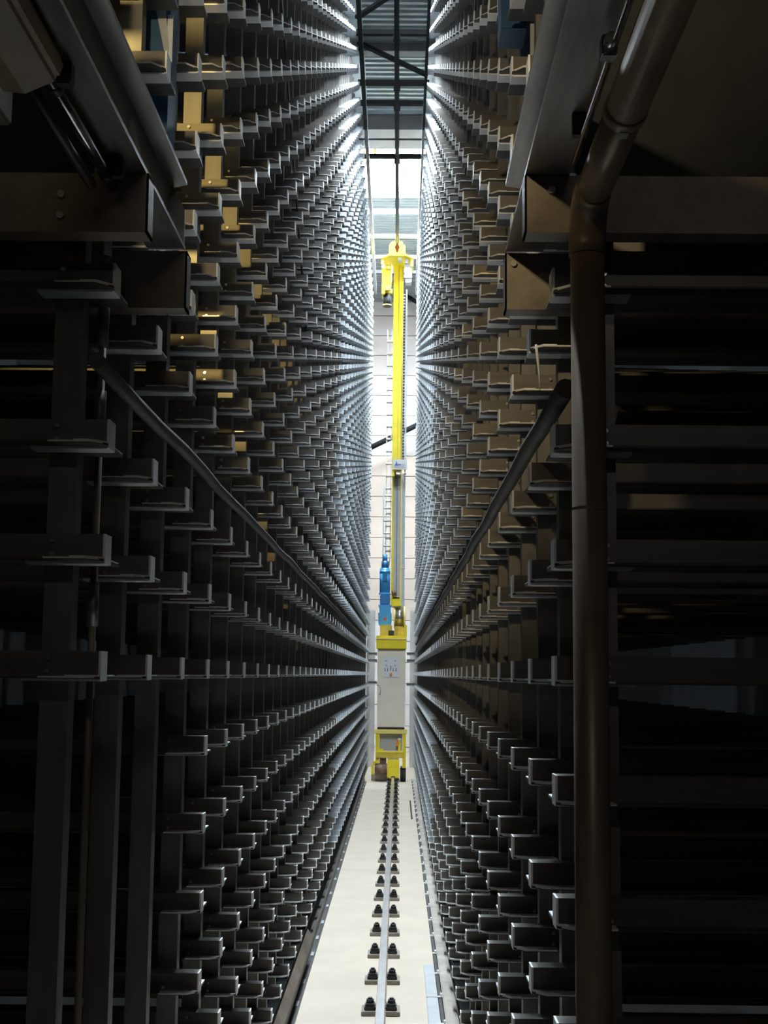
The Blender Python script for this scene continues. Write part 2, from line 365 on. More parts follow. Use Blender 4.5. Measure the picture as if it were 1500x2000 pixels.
# ------------------------------------------------------------------ crane rail on the floor
RX = -0.0873
rl = empty('crane_rail', 'steel crane rail on clamped sole plates down the middle of the concrete floor', 'rail', (RX, 0, 0))
MB().prism([(-0.03, 0.028), (0.03, 0.028), (0.03, 0.036), (0.012, 0.045), (0.012, 0.075), (0.024, 0.083), (0.024, 0.093), (-0.024, 0.093), (-0.024, 0.083), (-0.012, 0.075), (-0.012, 0.045), (-0.03, 0.036)], 'y', 4.0, 27.5).build('rail_profile', 'railrust', rl)
MB().box(-0.0235, 0.0235, 4.0, 27.5, 0.0925, 0.0955).build('running_surface', 'railhead', rl)
sm = MB().box(-0.115, 0.115, 0, 0.17, 0, 0.026).mesh('sole_plate', ['sole'], 0.003)
cb = MB(); cb.box(-0.036, 0.034, -0.05, 0.05, 0.0, 0.022); cb.box(-0.030, 0.028, -0.04, 0.04, 0.022, 0.036)
cm = cb.mesh('clamp', ['blackiron'], 0.004)
nb = MB(); nb.cyl((0, 0, 0.034), (0, 0, 0.056), 0.025, n=6); nb.cyl((0, 0, 0.056), (0, 0, 0.066), 0.013, n=8)
nm = nb.mesh('bolt', ['blackiron'])
for i in range(-4, 24):
    y = 8.03+0.7936*i
    p = link('sole_plate', sm, rl); p.location = (0, y, 0)
    for s_ in (-1, 1):
        c_ = link('clamp', cm, p); c_.location = (s_*0.062, 0.075, 0.026)
        n_ = link('bolt', nm, p); n_.location = (s_*0.064, 0.075, 0.026)

# floor edge furniture
pl = MB().box(0.287, 0.362, 3.5, 25.2, 0, 0.05).build('plinth', 'kerb', bevel=0.006)
tag(pl, 'pale concrete kerb along the foot of the right rack', 'kerb')
br = empty('power_rail', 'thin black power rail with small clips beside the right kerb', 'rail', (0.272, 0, 0))
MB().box(-0.009, 0.009, 3.5, 25.2, 0, 0.045).build('rail_bar', 'blackiron', br)
km = MB().box(-0.016, 0.0145, -0.012, 0.012, 0.045, 0.055).cyl((0.006, 0, 0.05), (0.006, 0, 0.075), 0.007, n=8).mesh('clip', ['cap'])
for i in range(34): q = link('clip', km, br); q.location = (0, 3.9+0.63*i, 0)
pp = empty('cover_plate', 'pale blue grey metal cover strip lying on the floor at the right edge', 'plate', (0.226, 8.0, 0))
for y0, y1 in ((-1.0, -0.32), (-0.31, 0.42), (0.43, 1.35)): MB().box(-0.035, 0.035, y0, y1, 0.0, 0.022).build('plate_length', 'palegrey', pp, 0.003)
tag(MB().box(0.193, 0.216, 18.7, 21.3, 0, 0.012).build('floor_slot', 'black'), 'narrow black slot cover in the floor near the crane', 'slot cover')
tag(MB().prism([(-0.595, 0.150), (-0.628, 0.205), (-0.622, 0.212), (-0.588, 0.157)], 'y', 3.6, 9.55).build('guard_strip', 'steel_brown'), 'brown folded guard strip along the foot of the left rack', 'strip')
lk = empty('guide_channel', 'black floor channel with pale joints along the left rack foot', 'channel', (-0.60, 0, 0))
MB().box(-0.025, -0.015, 3.6, 25.0, 0, 0.075).box(-0.015, 0.022, 3.6, 25.0, 0, 0.008).build('channel', 'blackiron', lk)
jm = MB().box(-0.008, 0.012, -0.06, 0.06, 0.008, 0.014).mesh('joint_strip', ['palegrey'])
for i in range(30): q = link('joint_strip', jm, lk); q.location = (random.uniform(-0.004, 0.004), 4.0+0.70*i+random.uniform(-0.1, 0.1), 0)

# ------------------------------------------------------------------ overhead guide rail and ties between the racks
gr = empty('guide_rail', 'dark overhead guide rail running along the aisle above the crane', 'rail', (-0.10, 0, 10.55))
MB().box(-0.021, 0.021, 9.0, 29.5, 0.0, 0.07).box(-0.034, 0.034, 9.0, 29.5, 0.07, 0.08).build('rail_profile', 'darksteel', gr)
ym = MB().box(-0.05, 0.05, -0.03, 0.03, 0.08, 0.16).mesh('hanger', ['darksteel'])
TIES = [13.2, 15.2, 17.08, 18.62, 19.32, 21.42, 25.6, 27.9]
for y in TIES: q = link('hanger', ym, gr); q.location = (0, y, 0)
tl = ['dark cross tie between the rack tops, nearest the viewer', 'dark cross tie between the rack tops, second from the viewer', 'dark cross tie at the upper end of the visible diagonal brace', 'dark cross tie below the diagonal brace, above the skylight', 'lowest dark cross tie in view before the brown roof beams',
      'cross tie seen against the middle of the large skylight', 'cross tie right above the crane head', 'cross tie just behind the crane head']
for y, l in zip(TIES, tl):
    tag(MB().box(XL-0.05, XR+0.05, y-0.035, y+0.035, 10.71, 10.78).build('cross_tie', 'darksteel'), l, 'tie', 'cross ties between the rack tops')
def diag(x0, y0, x1, y1, l):
    d = Vector((x1-x0, y1-y0)).normalized(); n = Vector((-d.y, d.x))*0.035
    poly = [(x0-n.x, y0-n.y), (x1-n.x, y1-n.y), (x1+n.x, y1+n.y), (x0+n.x, y0+n.y)]
    tag(MB().prism(poly, 'z', 10.66, 10.705).build('wind_brace', 'darksteel'), l, 'brace', 'diagonal braces between the rack tops')
diag(XL, 17.25, XR, 18.22, 'dark diagonal brace slanting down to the right under the roof')
diag(XL, 16.55, XR, 15.3, 'dark diagonal brace rising to the right at the top of the picture')

# brace across the end wall
tag(MB().cyl((-1.6, 33.6, 7.42), (1.4, 33.6, 8.93), 0.07, n=12).build('wall_brace', 'darksteel'), 'dark sloping brace across the end wall behind the mast', 'brace')
tag(MB().cyl((0.1, 33.6, 11.9), (1.4, 33.6, 11.15), 0.06, n=12).build('roof_strut', 'darksteel'), 'dark strut sloping from the roof right of the crane head', 'strut')

# ------------------------------------------------------------------ loading frame in the foreground
def ibeam(x0, x1, z0, z1, y0, y1):
    b = MB(); xc = (x0+x1)/2; t = 0.010; wv = 0.006
    poly = [(x0, z0), (x1, z0), (x1, z0+t), (xc+wv, z0+t+0.006), (xc+wv, z1-t-0.006), (x1, z1-t), (x1, z1), (x0, z1), (x0, z1-t), (xc-wv, z1-t-0.006), (xc-wv, z0+t+0.006), (x0, z0+t)]
    return b.prism(poly, 'y', y0, y1)
def channel_x(y0, z0, z1, x0, x1, depth=0.06):
    t = 0.007
    poly = [(y0, z0), (y0+depth, z0), (y0+depth, z0+t), (y0+t, z0+t), (y0+t, z1-t), (y0+depth, z1-t), (y0+depth, z1), (y0, z1)]
    return MB().prism(poly, 'x', x0, x1)
lb = empty('runway_beam', 'long dark steel I-beam coming in from the upper left corner', 'beam', (-0.585, 3.15, 3.04), 'runway beams of the loading frame')
ibeam(-0.046, 0.046, 0, 0.178, -3.2, 0).build('beam_profile', 'steel', lb)
MB().prism([(0.0, 0.012), (0.04, 0.012), (0.0, 0.165)], 'y', -0.5, -0.492).build('web_stiffener', 'steel', lb)
MB().prism([(-0.01, 0.012), (0.044, 0.012), (0.044, 0.10), (0.012, 0.165), (-0.01, 0.165)], 'y', -0.010, 0.0).build('end_plate', 'steel', lb)
rb = empty('runway_beam', 'grey brushed steel I-beam coming in from the upper right beside the brown pipe', 'beam', (0.302, 3.15, 3.04), 'runway beams of the loading frame')
ibeam(-0.046, 0.046, 0, 0.180, -3.2, 0).build('beam_profile', 'steel', rb)
def cross(name, y0, z0, z1, x0, x1, label, lit=False, bolts=(), holes=()):
    e = empty(name, label, 'beam', ((x0 if abs(x0) < abs(x1) else x1), y0, z0), 'cross beams of the loading frame')
    ox = e.location.x
    channel_x(0, 0, z1-z0, x0-ox, x1-ox).build('channel', 'steel_brown', e)
    sgx = -1 if x0+x1 < 0 else 1
    xe0, xe1 = (0, sgx*0.004)
    MB().box(min(xe0, xe1), max(xe0, xe1), 0.0, 0.06, 0.0, z1-z0).build('end_plate', 'steel', e)
    for bx_, bz in bolts: MB().cyl((bx_-ox, -0.008, bz-z0), (bx_-ox, 0, bz-z0), 0.008, n=8).build('bolt', 'bolt', e)
    return e
cross('cross_beam', 2.64, 2.91, 3.038, -2.6, -0.533, 'upper dark brown cross beam under the left runway beam', bolts=[(-0.715, 2.99), (-0.715, 2.945)])
cross('cross_beam', 3.15, 2.892, 3.038, -2.6, -0.534, 'lower dark brown cross beam at the far end of the left runway beam')
cross('cross_beam', 2.64, 2.915, 3.038, 0.255, 2.6, 'upper golden brown cross beam under the right runway beam', bolts=[(0.31, 3.005)])
cross('cross_beam', 3.15, 2.895, 3.038, 0.255, 2.6, 'lower golden brown cross beam at the far end of the right runway beam', bolts=[(0.275, 3.01)])

for sx, x0, x1, l in ((-1, -2.6, -0.66, 'dark sheet guard above the left cross beams'), (1, 0.375, 2.6, 'dark sheet guard above the right cross beams')):
    g_ = empty('sheet_guard', l, 'guard', ((x0+x1)/2, 2.712, 3.042)); hw = (x1-x0)/2
    for i in range(3): MB().box(-hw+i*2*hw/3+0.003, -hw+(i+1)*2*hw/3-0.003, -0.006, 0.0, 0.0, 0.50).build('sheet', 'darksteel', g_)

# brown pipe: runs in from the upper right, bends down in front of the right rack
pp = empty('drain_pipe', 'brown grey round pipe coming from the upper right and dropping to the floor', 'pipe', (0.381, 2.62, 0))
zc_, r_ = 2.965, 0.036
pts = [(0, -1.6, zc_), (0, -0.05, zc_)]
MB().tube([(0, -2.4, zc_), (0, -0.46, zc_)], r_, 28).build('sloping_run', 'pipe', pp)
MB().tube([(0, -0.5, zc_), (0, -0.075, zc_)], r_*0.97, 28).build('inner_run', 'pipe', pp)
MB().tube([(0, -0.485, zc_), (0, -0.455, zc_)], r_*1.07, 28).build('joint_collar', 'pipe', pp)
el = [(0, -0.085+0.085*math.sin(t), zc_-0.085+0.085*math.cos(t)) for t in [i*math.pi/2/10 for i in range(11)]]
MB().tube([(0, -0.11, zc_)]+el+[(0, 0, zc_-0.105)], r_*1.06, 28).build('elbow', 'pipe', pp)
MB().tube([(0, 0, 0), (0, 0, zc_-0.09)], r_*0.97, 32).build('down_pipe', 'pipe', pp)
for z in (0.7, 2.33, 1.15): MB().tube([(0, 0, z), (0, 0, z+0.006)], r_*1.0, 32).build('seam_ring', 'pipe', pp)
# pale band on the collar underside
MB().prism([(-0.01, -0.0395), (0.006, -0.0395), (0.006, -0.0375), (-0.01, -0.0375)], 'y', -0.46, -0.435).build('band_clip', 'pipe_band', pp).location = (0, 0, zc_)
cdt = empty('conduit', 'thin shiny conduit with clamp between the right runway beam and brown pipe', 'conduit', (0.334, 2.0, 2.995))
MB().cyl((0, -1.5, 0), (0, 0.46, 0), 0.006, n=10).build('tube', 'chrome', cdt)
MB().box(-0.02, 0.006, -0.02, 0.01, -0.016, 0.02).build('clamp', 'steel', cdt, 0.003)
MB().cyl((-0.008, -0.02, 0.0), (-0.008, -0.045, 0.0), 0.011, n=12).build('clamp_screw', 'bolt', cdt)
MB().box(-0.02, 0.006, 0.33, 0.345, 0.0, 0.045).build('hanger', 'blackiron', cdt)

# left side: rods under the runway beam and the tan cover
ro = empty('guide_rod', 'shiny steel guide rod with holders under the left runway beam', 'rod', (-0.602, 2.4, 3.0))
MB().cyl((0, -0.285, 0), (0, 0.22, 0), 0.011, n=16).build('rod', 'chrome', ro)
for y in (-0.25, 0.15): MB().cyl((0, y-0.012, 0), (0, y+0.012, 0), 0.014, n=16).build('collar', 'blackiron', ro)
MB().box(-0.006, 0.035, 0.14, 0.165, -0.006, 0.035).build('holder', 'blackiron', ro, 0.003)
MB().box(-0.006, 0.035, -0.28, -0.25, -0.006, 0.035).build('holder', 'blackiron', ro, 0.003)
tag(MB().cyl((-0.635, 2.11, 2.985), (-0.635, 2.57, 2.985), 0.011, n=14).build('guide_rod', 'blackiron'), 'dark guide rod left of the shiny rod under the runway beam', 'rod')
cv = empty('drive_cover', 'tan brown drive cover with rounded nose in the upper left corner', 'cover', (-0.63, 2.1, 2.99))
MB().prism([(-0.05, -0.025), (-0.005, -0.03), (0.05, -0.005), (0.06, 0.03), (0.02, 0.06), (-0.05, 0.06)], 'y', -1.2, 0.0).build('cover', 'tan', cv, 0.008)
MB().prism([(-0.09, -0.045), (-0.055, -0.045), (-0.055, 0.03), (-0.09, 0.03)], 'y', -1.2, 0.09).build('side_rail', 'steel_brown', cv, 0.004)

# blue lifting posts
bl = empty('lift_post', 'dark blue steel post behind the left runway beam', 'post', (-0.712, 3.5, 0), 'blue lifting posts')
MB().box(-0.053, 0.052, 0.0, 0.006, 3.0, 5.2).box(0.046, 0.052, 0.006, 0.12, 3.0, 5.2).box(-0.053, -0.047, 0.006, 0.12, 3.0, 5.2).build('channel', 'blue', bl)
MB().prism([(-0.005, 3.93), (0.03, 3.93), (0.052, 3.74), (0.045, 3.70)], 'y', -0.006, 0.0).build('grey_strap', 'palegrey', bl)
MB().box(0.045, 0.06, -0.004, 0.004, 3.70, 3.84).build('edge_strip', 'ducts', bl)
MB().cyl((0.0, -0.02, 3.70), (0.0, 0, 3.70), 0.012, n=12).build('stud', 'steel', bl)
b2 = empty('lift_carriage', 'dark blue bolted steel block high on the right by the runway beam', 'carriage', (0.356, 4.035, 4.08))
MB().box(-0.042, 0.042, 0, 0.14, 0, 1.0).build('block', 'blue', b2, 0.004)
for z in (0.012, 0.065): MB().cyl((0.005, -0.006, z), (0.005, 0, z), 0.006, n=8).build('bolt', 'blue', b2)
MB().prism([(0.05, 1.0), (0.075, 1.0), (0.056, -0.42), (0.048, -0.42)], 'y', -0.04, -0.03).build('pale_strip', 'palegrey', b2)
MB().box(0.075, 0.10, -0.04, 0.03, -0.4, 1.0).build('side_channel', 'blue', b2)

# hoses that run along both racks
def hose(x, z, y0, label, dz=0.0, rad=0.018):
    p = []; n = 60
    for i in range(n+1):
        t = i/n; yy = y0+t*(25.5-y0)
        p.append((x+0.003*math.sin(yy*5.1), yy, z+dz*t+0.004*math.sin(yy*3.3+1)))
    tag(MB().tube(p, rad, 12).build('cable_hose', 'hose'), label, 'hose', 'dark cable hoses along the racks')
hose(-0.645, 2.652, 2.70, 'dark cable hose slanting down across the left rack arms')
hose(0.342, 2.60, 2.70, 'dark cable hose slanting down across the right rack arms', -0.02, 0.021)
# thin vertical conduit with couplings at the nearest left upright
vc = empty('riser_conduit', 'thin dark vertical conduit with couplings beside the nearest left upright', 'conduit', (-0.690, 2.955, 0))
MB().cyl((0, 0, 0), (0, 0, 3.2), 0.0085, n=12).build('tube', 'steel_brown', vc)
for z0, z1 in ((2.96, 3.06), (2.74, 2.88), (2.55, 2.64), (2.1, 2.2)): MB().cyl((0, 0, z0), (0, 0, z1), 0.013, n=14).build('coupling', 'steel', vc)
tag(MB().tube([(0.341, 3.25, 2.832), (0.344, 3.248, 2.80), (0.348, 3.247, 2.76), (0.350, 3.247, 2.715)], [0.003, 0.004, 0.0025, 0.0015], 8).build('cable_tie', 'white'), 'short white cable tail hanging from an arm above the right hose', 'cable')
tag(MB().tube([(0.3655, 2.63, 2.895), (0.3675, 2.63, 2.885), (0.372, 2.63, 2.875)], 0.0022, 8).build('cable_end', 'pipe_band'), 'tiny pale cable end beside the brown pipe elbow', 'cable')

# floodlight over the loading frame (out of the picture, lights the near arms)
FLP = Vector((-0.60, 1.0, 3.72)); FLT = Vector((1.0, 5.4, 3.95))
fl = empty('floodlight', 'yellow floodlight hung above the left runway beam', 'lamp', FLP)
fl.rotation_euler = (FLT-FLP).to_track_quat('Y', 'Z').to_euler()
MB().box(-0.12, 0.12, -0.13, -0.05, -0.10, 0.10).build('housing', 'blackiron', fl, 0.01)
MB().box(-0.10, 0.10, -0.05, -0.042, -0.08, 0.08).build('lens', 'lampglow', fl)
MB().box(-0.02, 0.02, -0.10, -0.06, 0.10, 0.79).build('drop_bracket', 'darksteel', fl)
lo = lamp('floodlight_lamp', 'SPOT', FLP, 105, (1.0, 0.80, 0.46), 0.05, FLT, angle=R(62), blend=0.7)

FP2 = Vector((-1.45, 1.6, 4.05)); FT2 = Vector((-0.70, 6.2, 3.75))
f2 = empty('floodlight', 'yellow floodlight at the outer side of the left loading bay', 'lamp', FP2)
f2.rotation_euler = (FT2-FP2).to_track_quat('Y', 'Z').to_euler()
MB().box(-0.12, 0.12, -0.13, -0.05, -0.10, 0.10).build('housing', 'blackiron', f2, 0.01)
MB().box(-0.10, 0.10, -0.05, -0.042, -0.08, 0.08).build('lens', 'lampglow', f2)
MB().box(-0.02, 0.02, -0.10, -0.06, 0.10, 0.46).build('drop_bracket', 'darksteel', f2)
lamp('floodlight_lamp', 'SPOT', FP2, 300, (1.0, 0.72, 0.24), 0.05, FT2, angle=R(34), blend=0.4)

# added fill lamps, out of view, for the dark bay and the end wall
bt = empty('batten_lamp', 'long white batten lamp under the deck behind the viewer', 'lamp', (0.1, -2.2, 4.25))
MB().box(-0.75, 0.75, -0.07, 0.07, 0.0, 0.06).build('housing', 'white', bt, 0.008)
MB().cyl((-0.72, 0, -0.02), (0.72, 0, -0.02), 0.018, n=10).build('tube', 'tubeglow', bt)
lamp('batten_lamp_light', 'AREA', (0.1, -2.2, 4.2), 8.5, (1.0, 0.93, 0.84), 1.4, (0.1, 3.2, 1.8), sy=0.12)
for x, l in ((-1.35, 'high bay lamp over the cross aisle behind the left rack'), (1.2, 'high bay lamp over the cross aisle behind the right rack')):
    hb_ = empty('high_bay_lamp', l, 'lamp', (x, 31.6, 11.2), 'high bay lamps behind the racks')
    MB().cyl((0, 0, 0), (0, 0, 0.22), 0.22, 0.08, n=20).build('reflector', 'white', hb_)
    MB().cyl((0, 0, 0.22), (0, 0, 0.80), 0.012, n=8).build('drop_rod', 'darksteel', hb_)
    MB().cyl((0, 0, -0.012), (0, 0, 0.0), 0.19, n=20).build('lens', 'tubeglow', hb_)
    lamp('high_bay_light', 'AREA', (x, 31.6, 11.17), 26, (1.0, 0.94, 0.90), 0.36, (0.0, 34.6, 7.5))

# ------------------------------------------------------------------ stacker crane
cr_ = empty('stacker_crane', 'tall yellow stacker crane with grey cabinet standing on the rail at the aisle end', 'crane', (-0.09, 25.0, 0))
OX = 0.09
def part(name, m, boxes, parent=cr_, bevel=0.006):
    b = MB()
    for (x0, x1, y0, y1, z0, z1) in boxes: b.box(x0+OX, x1+OX, y0, y1, z0, z1)
    return b.build(name, m, parent, bevel)
def pcyl(name, m, p0, p1, r0, r1=None, parent=cr_, n=24):
    return MB().cyl((p0[0]+OX, p0[1], p0[2]), (p1[0]+OX, p1[1], p1[2]), r0, r1, n).build(name, m, parent)
# undercarriage
wbx = MB()
wbx.prism([(-0.196+OX, 0.10), (-0.196+OX, 0.421), (0.031+OX, 0.421), (0.031+OX, 0.10), (-0.03+OX, 0.07), (-0.045+OX, 0.07), (-0.045+OX, 0.115), (-0.12+OX, 0.115), (-0.12+OX, 0.07), (-0.14+OX, 0.07)], 'y', -0.12, 0.35)
wbx.build('wheel_box', 'yellow', cr_, 0.006)
pcyl('wheel', 'blackiron', (-0.107, 0.12, 0.235), (-0.06, 0.12, 0.235), 0.14, n=24)
part('frame_top_bar', 'yellow_pale', [(-0.445, 0.171, -0.02, 0.5, 0.889, 0.972)])
part('frame_post', 'yellow', [(-0.418, -0.348, 0.0, 0.12, 0.255, 0.889)])
part('frame_post', 'yellow', [(0.090, 0.152, 0.0, 0.12, 0.255, 0.889)])
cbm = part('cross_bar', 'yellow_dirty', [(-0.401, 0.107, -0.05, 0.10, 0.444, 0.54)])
part('cross_bar_edge', 'yellow', [(-0.405, 0.111, -0.052, 0.10, 0.54, 0.565)], cbm)
part('back_sheet', 'screen', [(-0.345, 0.085, 0.12, 0.14, 0.57, 0.889)])
bc = part('warning_sticker', 'orange', [(-0.035, 0.02, 0.0, 0.02, 0.66, 0.77)])
part('beacon_cap', 'white', [(0.0, 0.055, 0.0, 0.05, 0.77, 0.81)])
part('beacon_stem', 'yellow', [(0.005, 0.05, 0.0, 0.05, 0.565, 0.77)])
part('corner_gusset', 'yellow', [(-0.345, -0.27, 0.02, 0.06, 0.565, 0.61)])
pcyl('travel_motor', 'brownmotor', (-0.43, 0.02, 0.24), (-0.20, 0.02, 0.24), 0.105)
part('gear_case', 'brownmotor', [(-0.34, -0.215, 0.02, 0.25, 0.24, 0.44)])
part('side_guide', 'yellow', [(-0.494, -0.445, -0.02, 0.12, 0.13, 0.32), (-0.46, -0.40, 0.0, 0.1, 0.30, 0.38)])
pcyl('side_roller', 'black', (0.06, 0.1, 0.13), (0.15, 0.1, 0.13), 0.125)
part('buffer_foot', 'concrete', [(-0.50, -0.20, 0.25, 0.7, 0.0, 0.13)])
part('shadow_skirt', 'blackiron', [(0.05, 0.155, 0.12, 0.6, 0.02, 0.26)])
# cabinet
cabm = part('cabinet', 'cabinet', [(-0.398, 0.131, 0.0, 0.55, 1.013, 2.475)], bevel=0.01)
part('cabinet_plinth', 'blackiron', [(-0.39, 0.12, 0.02, 0.5, 0.972, 1.013)], cabm)
cpn = part('control_panel', 'panelwhite', [(-0.292, 0.006, -0.012, 0.0, 1.942, 2.329)], bevel=0.004)
for x, z in ((-0.235, 2.255), (-0.065, 2.255), (-0.235, 2.165), (-0.065, 2.165)):
    part('push_button', 'signgrey', [(x-0.016, x+0.016, -0.02, -0.012, z-0.012, z+0.012)], cpn, 0.002)
for x in (-0.255, -0.205, -0.10, -0.045):
    part('button', 'blackiron', [(x-0.008, x+0.008, -0.02, -0.012, 2.06, 2.085), (x-0.006, x+0.006, -0.02, -0.012, 2.095, 2.115)], cpn, 0.001)
part('key_switch', 'blackiron', [(-0.151, -0.139, -0.022, -0.012, 2.07, 2.16)], cpn, 0.001)
pcyl('emergency_stop', 'orange', (-0.145, -0.045, 2.0), (-0.145, -0.012, 2.0), 0.026, parent=cpn, n=16)
part('bumper', 'yellow', [(-0.424, 0.147, -0.07, 0.6, 2.479, 2.65)], bevel=0.008)
part('bumper_lip', 'yellow_pale', [(-0.43, 0.15, -0.08, 0.6, 2.65, 2.68)])  # paler strip stands for the highlight line along the bumper
part('platform', 'yellow', [(-0.424, 0.147, -0.04, 0.6, 2.68, 2.727)])
part('platform_post', 'yellow', [(0.10, 0.155, 0.0, 0.5, 2.727, 2.93)])
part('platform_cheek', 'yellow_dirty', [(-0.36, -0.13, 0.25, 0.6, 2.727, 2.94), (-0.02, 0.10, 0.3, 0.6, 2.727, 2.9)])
part('cable_box', 'blackiron', [(-0.20, -0.09, 0.1, 0.3, 2.727, 2.83)])
# cable loop beside the cabinet
MB().tube([(-0.40+OX, 0.02, 1.80), (-0.36+OX, -0.02, 1.79), (-0.335+OX, -0.02, 1.74), (-0.335+OX, -0.02, 1.68), (-0.35+OX, -0.01, 1.62)], 0.010, 8).build('cable_loop', 'ducts', cr_)
# lifting drive
Y = 0.55
gb = MB().prism([(-0.385+OX, 2.937), (-0.16+OX, 2.937), (-0.144+OX, 3.0), (-0.144+OX, 3.14), (-0.165+OX, 3.19), (-0.165+OX, 3.30), (-0.38+OX, 3.30), (-0.38+OX, 3.19), (-0.399+OX, 3.14), (-0.399+OX, 3.0)], 'y', Y-0.1, Y+0.35).build('gearbox', 'cyan', cr_, 0.012)
part('gearbox_flange', 'cyan', [(-0.40, -0.15, Y-0.08, Y+0.3, 3.30, 3.34)], gb)
for x in (-0.385, -0.165): part('gearbox_lug', 'cyan', [(x-0.02, x+0.02, Y-0.13, Y-0.09, 3.13, 3.18)], gb)
part('red_marking', 'red', [(-0.30, -0.245, Y-0.104, Y-0.1, 3.03, 3.09)], gb, 0.0)
part('gearbox_neck', 'cyan_dark', [(-0.373, -0.176, Y-0.05, Y+0.25, 3.34, 3.55)], bevel=0.02)
mo = pcyl('hoist_motor', 'cyan', (-0.28, Y+0.1, 3.57), (-0.28, Y+0.1, 4.02), 0.103)
pcyl('motor_flange', 'cyan', (-0.28, Y+0.1, 3.545), (-0.28, Y+0.1, 3.575), 0.118, parent=mo)
part('terminal_box', 'cyan_dark', [(-0.325, -0.235, Y-0.04, Y+0.02, 3.80, 3.95)], mo)
pcyl('fan_cowl', 'cyan', (-0.28, Y+0.1, 3.95), (-0.28, Y+0.1, 4.06), 0.108, 0.095, parent=mo)
pcyl('brake', 'cyan_dark', (-0.28, Y+0.1, 4.06), (-0.28, Y+0.1, 4.2), 0.07)
pcyl('encoder', 'cyan', (-0.285, Y+0.1, 4.2), (-0.285, Y+0.1, 4.33), 0.05, 0.045)
MB().tube([(-0.22+OX, Y, 4.06), (-0.20+OX, Y-0.02, 4.14), (-0.19+OX, Y, 4.26), (-0.17+OX, Y+0.05, 4.3)], 0.012, 8).build('motor_cable', 'palegrey', cr_)
dr = pcyl('rope_drum', 'drum', (-0.07, Y+0.1, 3.11), (0.09, Y+0.1, 3.11), 0.185, n=32)
pcyl('drum_flange', 'yellow_pale', (-0.10, Y+0.1, 3.11), (-0.07, Y+0.1, 3.11), 0.205, parent=dr, n=32)
pcyl('drum_flange', 'yellow_pale', (0.09, Y+0.1, 3.11), (0.125, Y+0.1, 3.11), 0.205, parent=dr, n=32)
part('drum_bracket', 'yellow_dirty', [(-0.09, 0.09, Y+0.0, Y+0.3, 2.73, 2.93)])
part('bearing_block', 'yellow', [(-0.149, 0.044, Y-0.06, Y+0.4, 3.31, 3.345), (-0.12, 0.03, Y, Y+0.4, 3.345, 3.46)])
# mast
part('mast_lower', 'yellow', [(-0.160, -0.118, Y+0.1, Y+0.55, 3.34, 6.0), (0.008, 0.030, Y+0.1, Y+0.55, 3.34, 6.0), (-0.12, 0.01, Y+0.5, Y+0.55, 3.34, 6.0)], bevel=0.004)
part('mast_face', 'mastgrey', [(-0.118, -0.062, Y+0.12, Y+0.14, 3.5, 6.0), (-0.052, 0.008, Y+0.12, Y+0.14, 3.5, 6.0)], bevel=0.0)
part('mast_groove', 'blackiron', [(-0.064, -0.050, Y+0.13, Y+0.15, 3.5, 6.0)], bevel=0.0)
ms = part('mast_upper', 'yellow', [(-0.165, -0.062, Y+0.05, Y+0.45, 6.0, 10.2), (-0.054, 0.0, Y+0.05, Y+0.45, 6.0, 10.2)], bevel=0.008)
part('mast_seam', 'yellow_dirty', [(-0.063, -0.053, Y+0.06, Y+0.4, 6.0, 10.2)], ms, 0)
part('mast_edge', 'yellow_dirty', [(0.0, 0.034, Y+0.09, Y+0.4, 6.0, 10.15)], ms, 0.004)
pcyl('rope_guide', 'brownmotor', (-0.10, Y+0.02, 3.52), (-0.10, Y+0.02, 3.62), 0.035, 0.055, n=16)
pcyl('rope_sheave', 'steel_brown', (-0.045, Y+0.0, 5.84), (-0.045, Y+0.0, 5.93), 0.06, n=20)
part('mast_bracket', 'yellow', [(-0.16, -0.07, Y-0.03, Y+0.1, 5.86, 5.92)])
part('side_duct', 'ducts', [(0.036, 0.103, Y+0.15, Y+0.3, 3.3, 5.95)], bevel=0.004)
part('duct_joint', 'panelwhite', [(0.030, 0.108, Y+0.14, Y+0.31, 4.06, 4.14)])
part('outer_duct', 'ducts', [(0.085, 0.115, Y+0.15, Y+0.3, 5.95, 9.7)], bevel=0.003)
ch = part('cable_chain', 'blackiron', [(0.036, 0.074, Y+0.2, Y+0.3, 6.1, 9.65)], bevel=0.0)
lkm = MB().box(0.034+OX, 0.076+OX, Y+0.18, Y+0.2, 0, 0.035).mesh('chain_link', ['signgrey'])
for i in range(56):
    q = link('chain_link', lkm, ch); q.location = (0, 0, 6.12+i*0.063)
sg_ = part('name_board', 'white', [(-0.146, 0.131, Y-0.55, Y-0.54, 5.917, 6.115)], bevel=0.004)
sg_['label'] = 'white name board with blue lettering'
MB().prism([(-0.115+OX, 5.995), (-0.045+OX, 5.995), (-0.06+OX, 6.04), (-0.073+OX, 6.098), (-0.083+OX, 6.04)], 'y', Y-0.554, Y-0.55).build('spire_mark', 'signblue', sg_)
for i, (a, b_, h, m) in enumerate([(-0.045, -0.028, 0.032, 'signblue'), (-0.024, -0.006, 0.030, 'signblue'), (-0.002, 0.014, 0.030, 'signblue'), (0.018, 0.024, 0.012, 'signgrey'), (0.038, 0.058, 0.030, 'signgrey'), (0.062, 0.08, 0.028, 'signgrey')]):
    MB().box(a+OX, b_+OX, Y-0.553, Y-0.55, 5.997, 5.997+h).build('letter', m, sg_)
part('underline', 'palegrey', [(-0.12, 0.085, Y-0.553, Y-0.55, 5.962, 5.968)], sg_, 0)
part('board_bracket', 'yellow', [(-0.12, -0.09, Y-0.54, Y+0.1, 5.98, 6.02), (0.08, 0.10, Y-0.54, Y+0.15, 5.98, 6.02)])
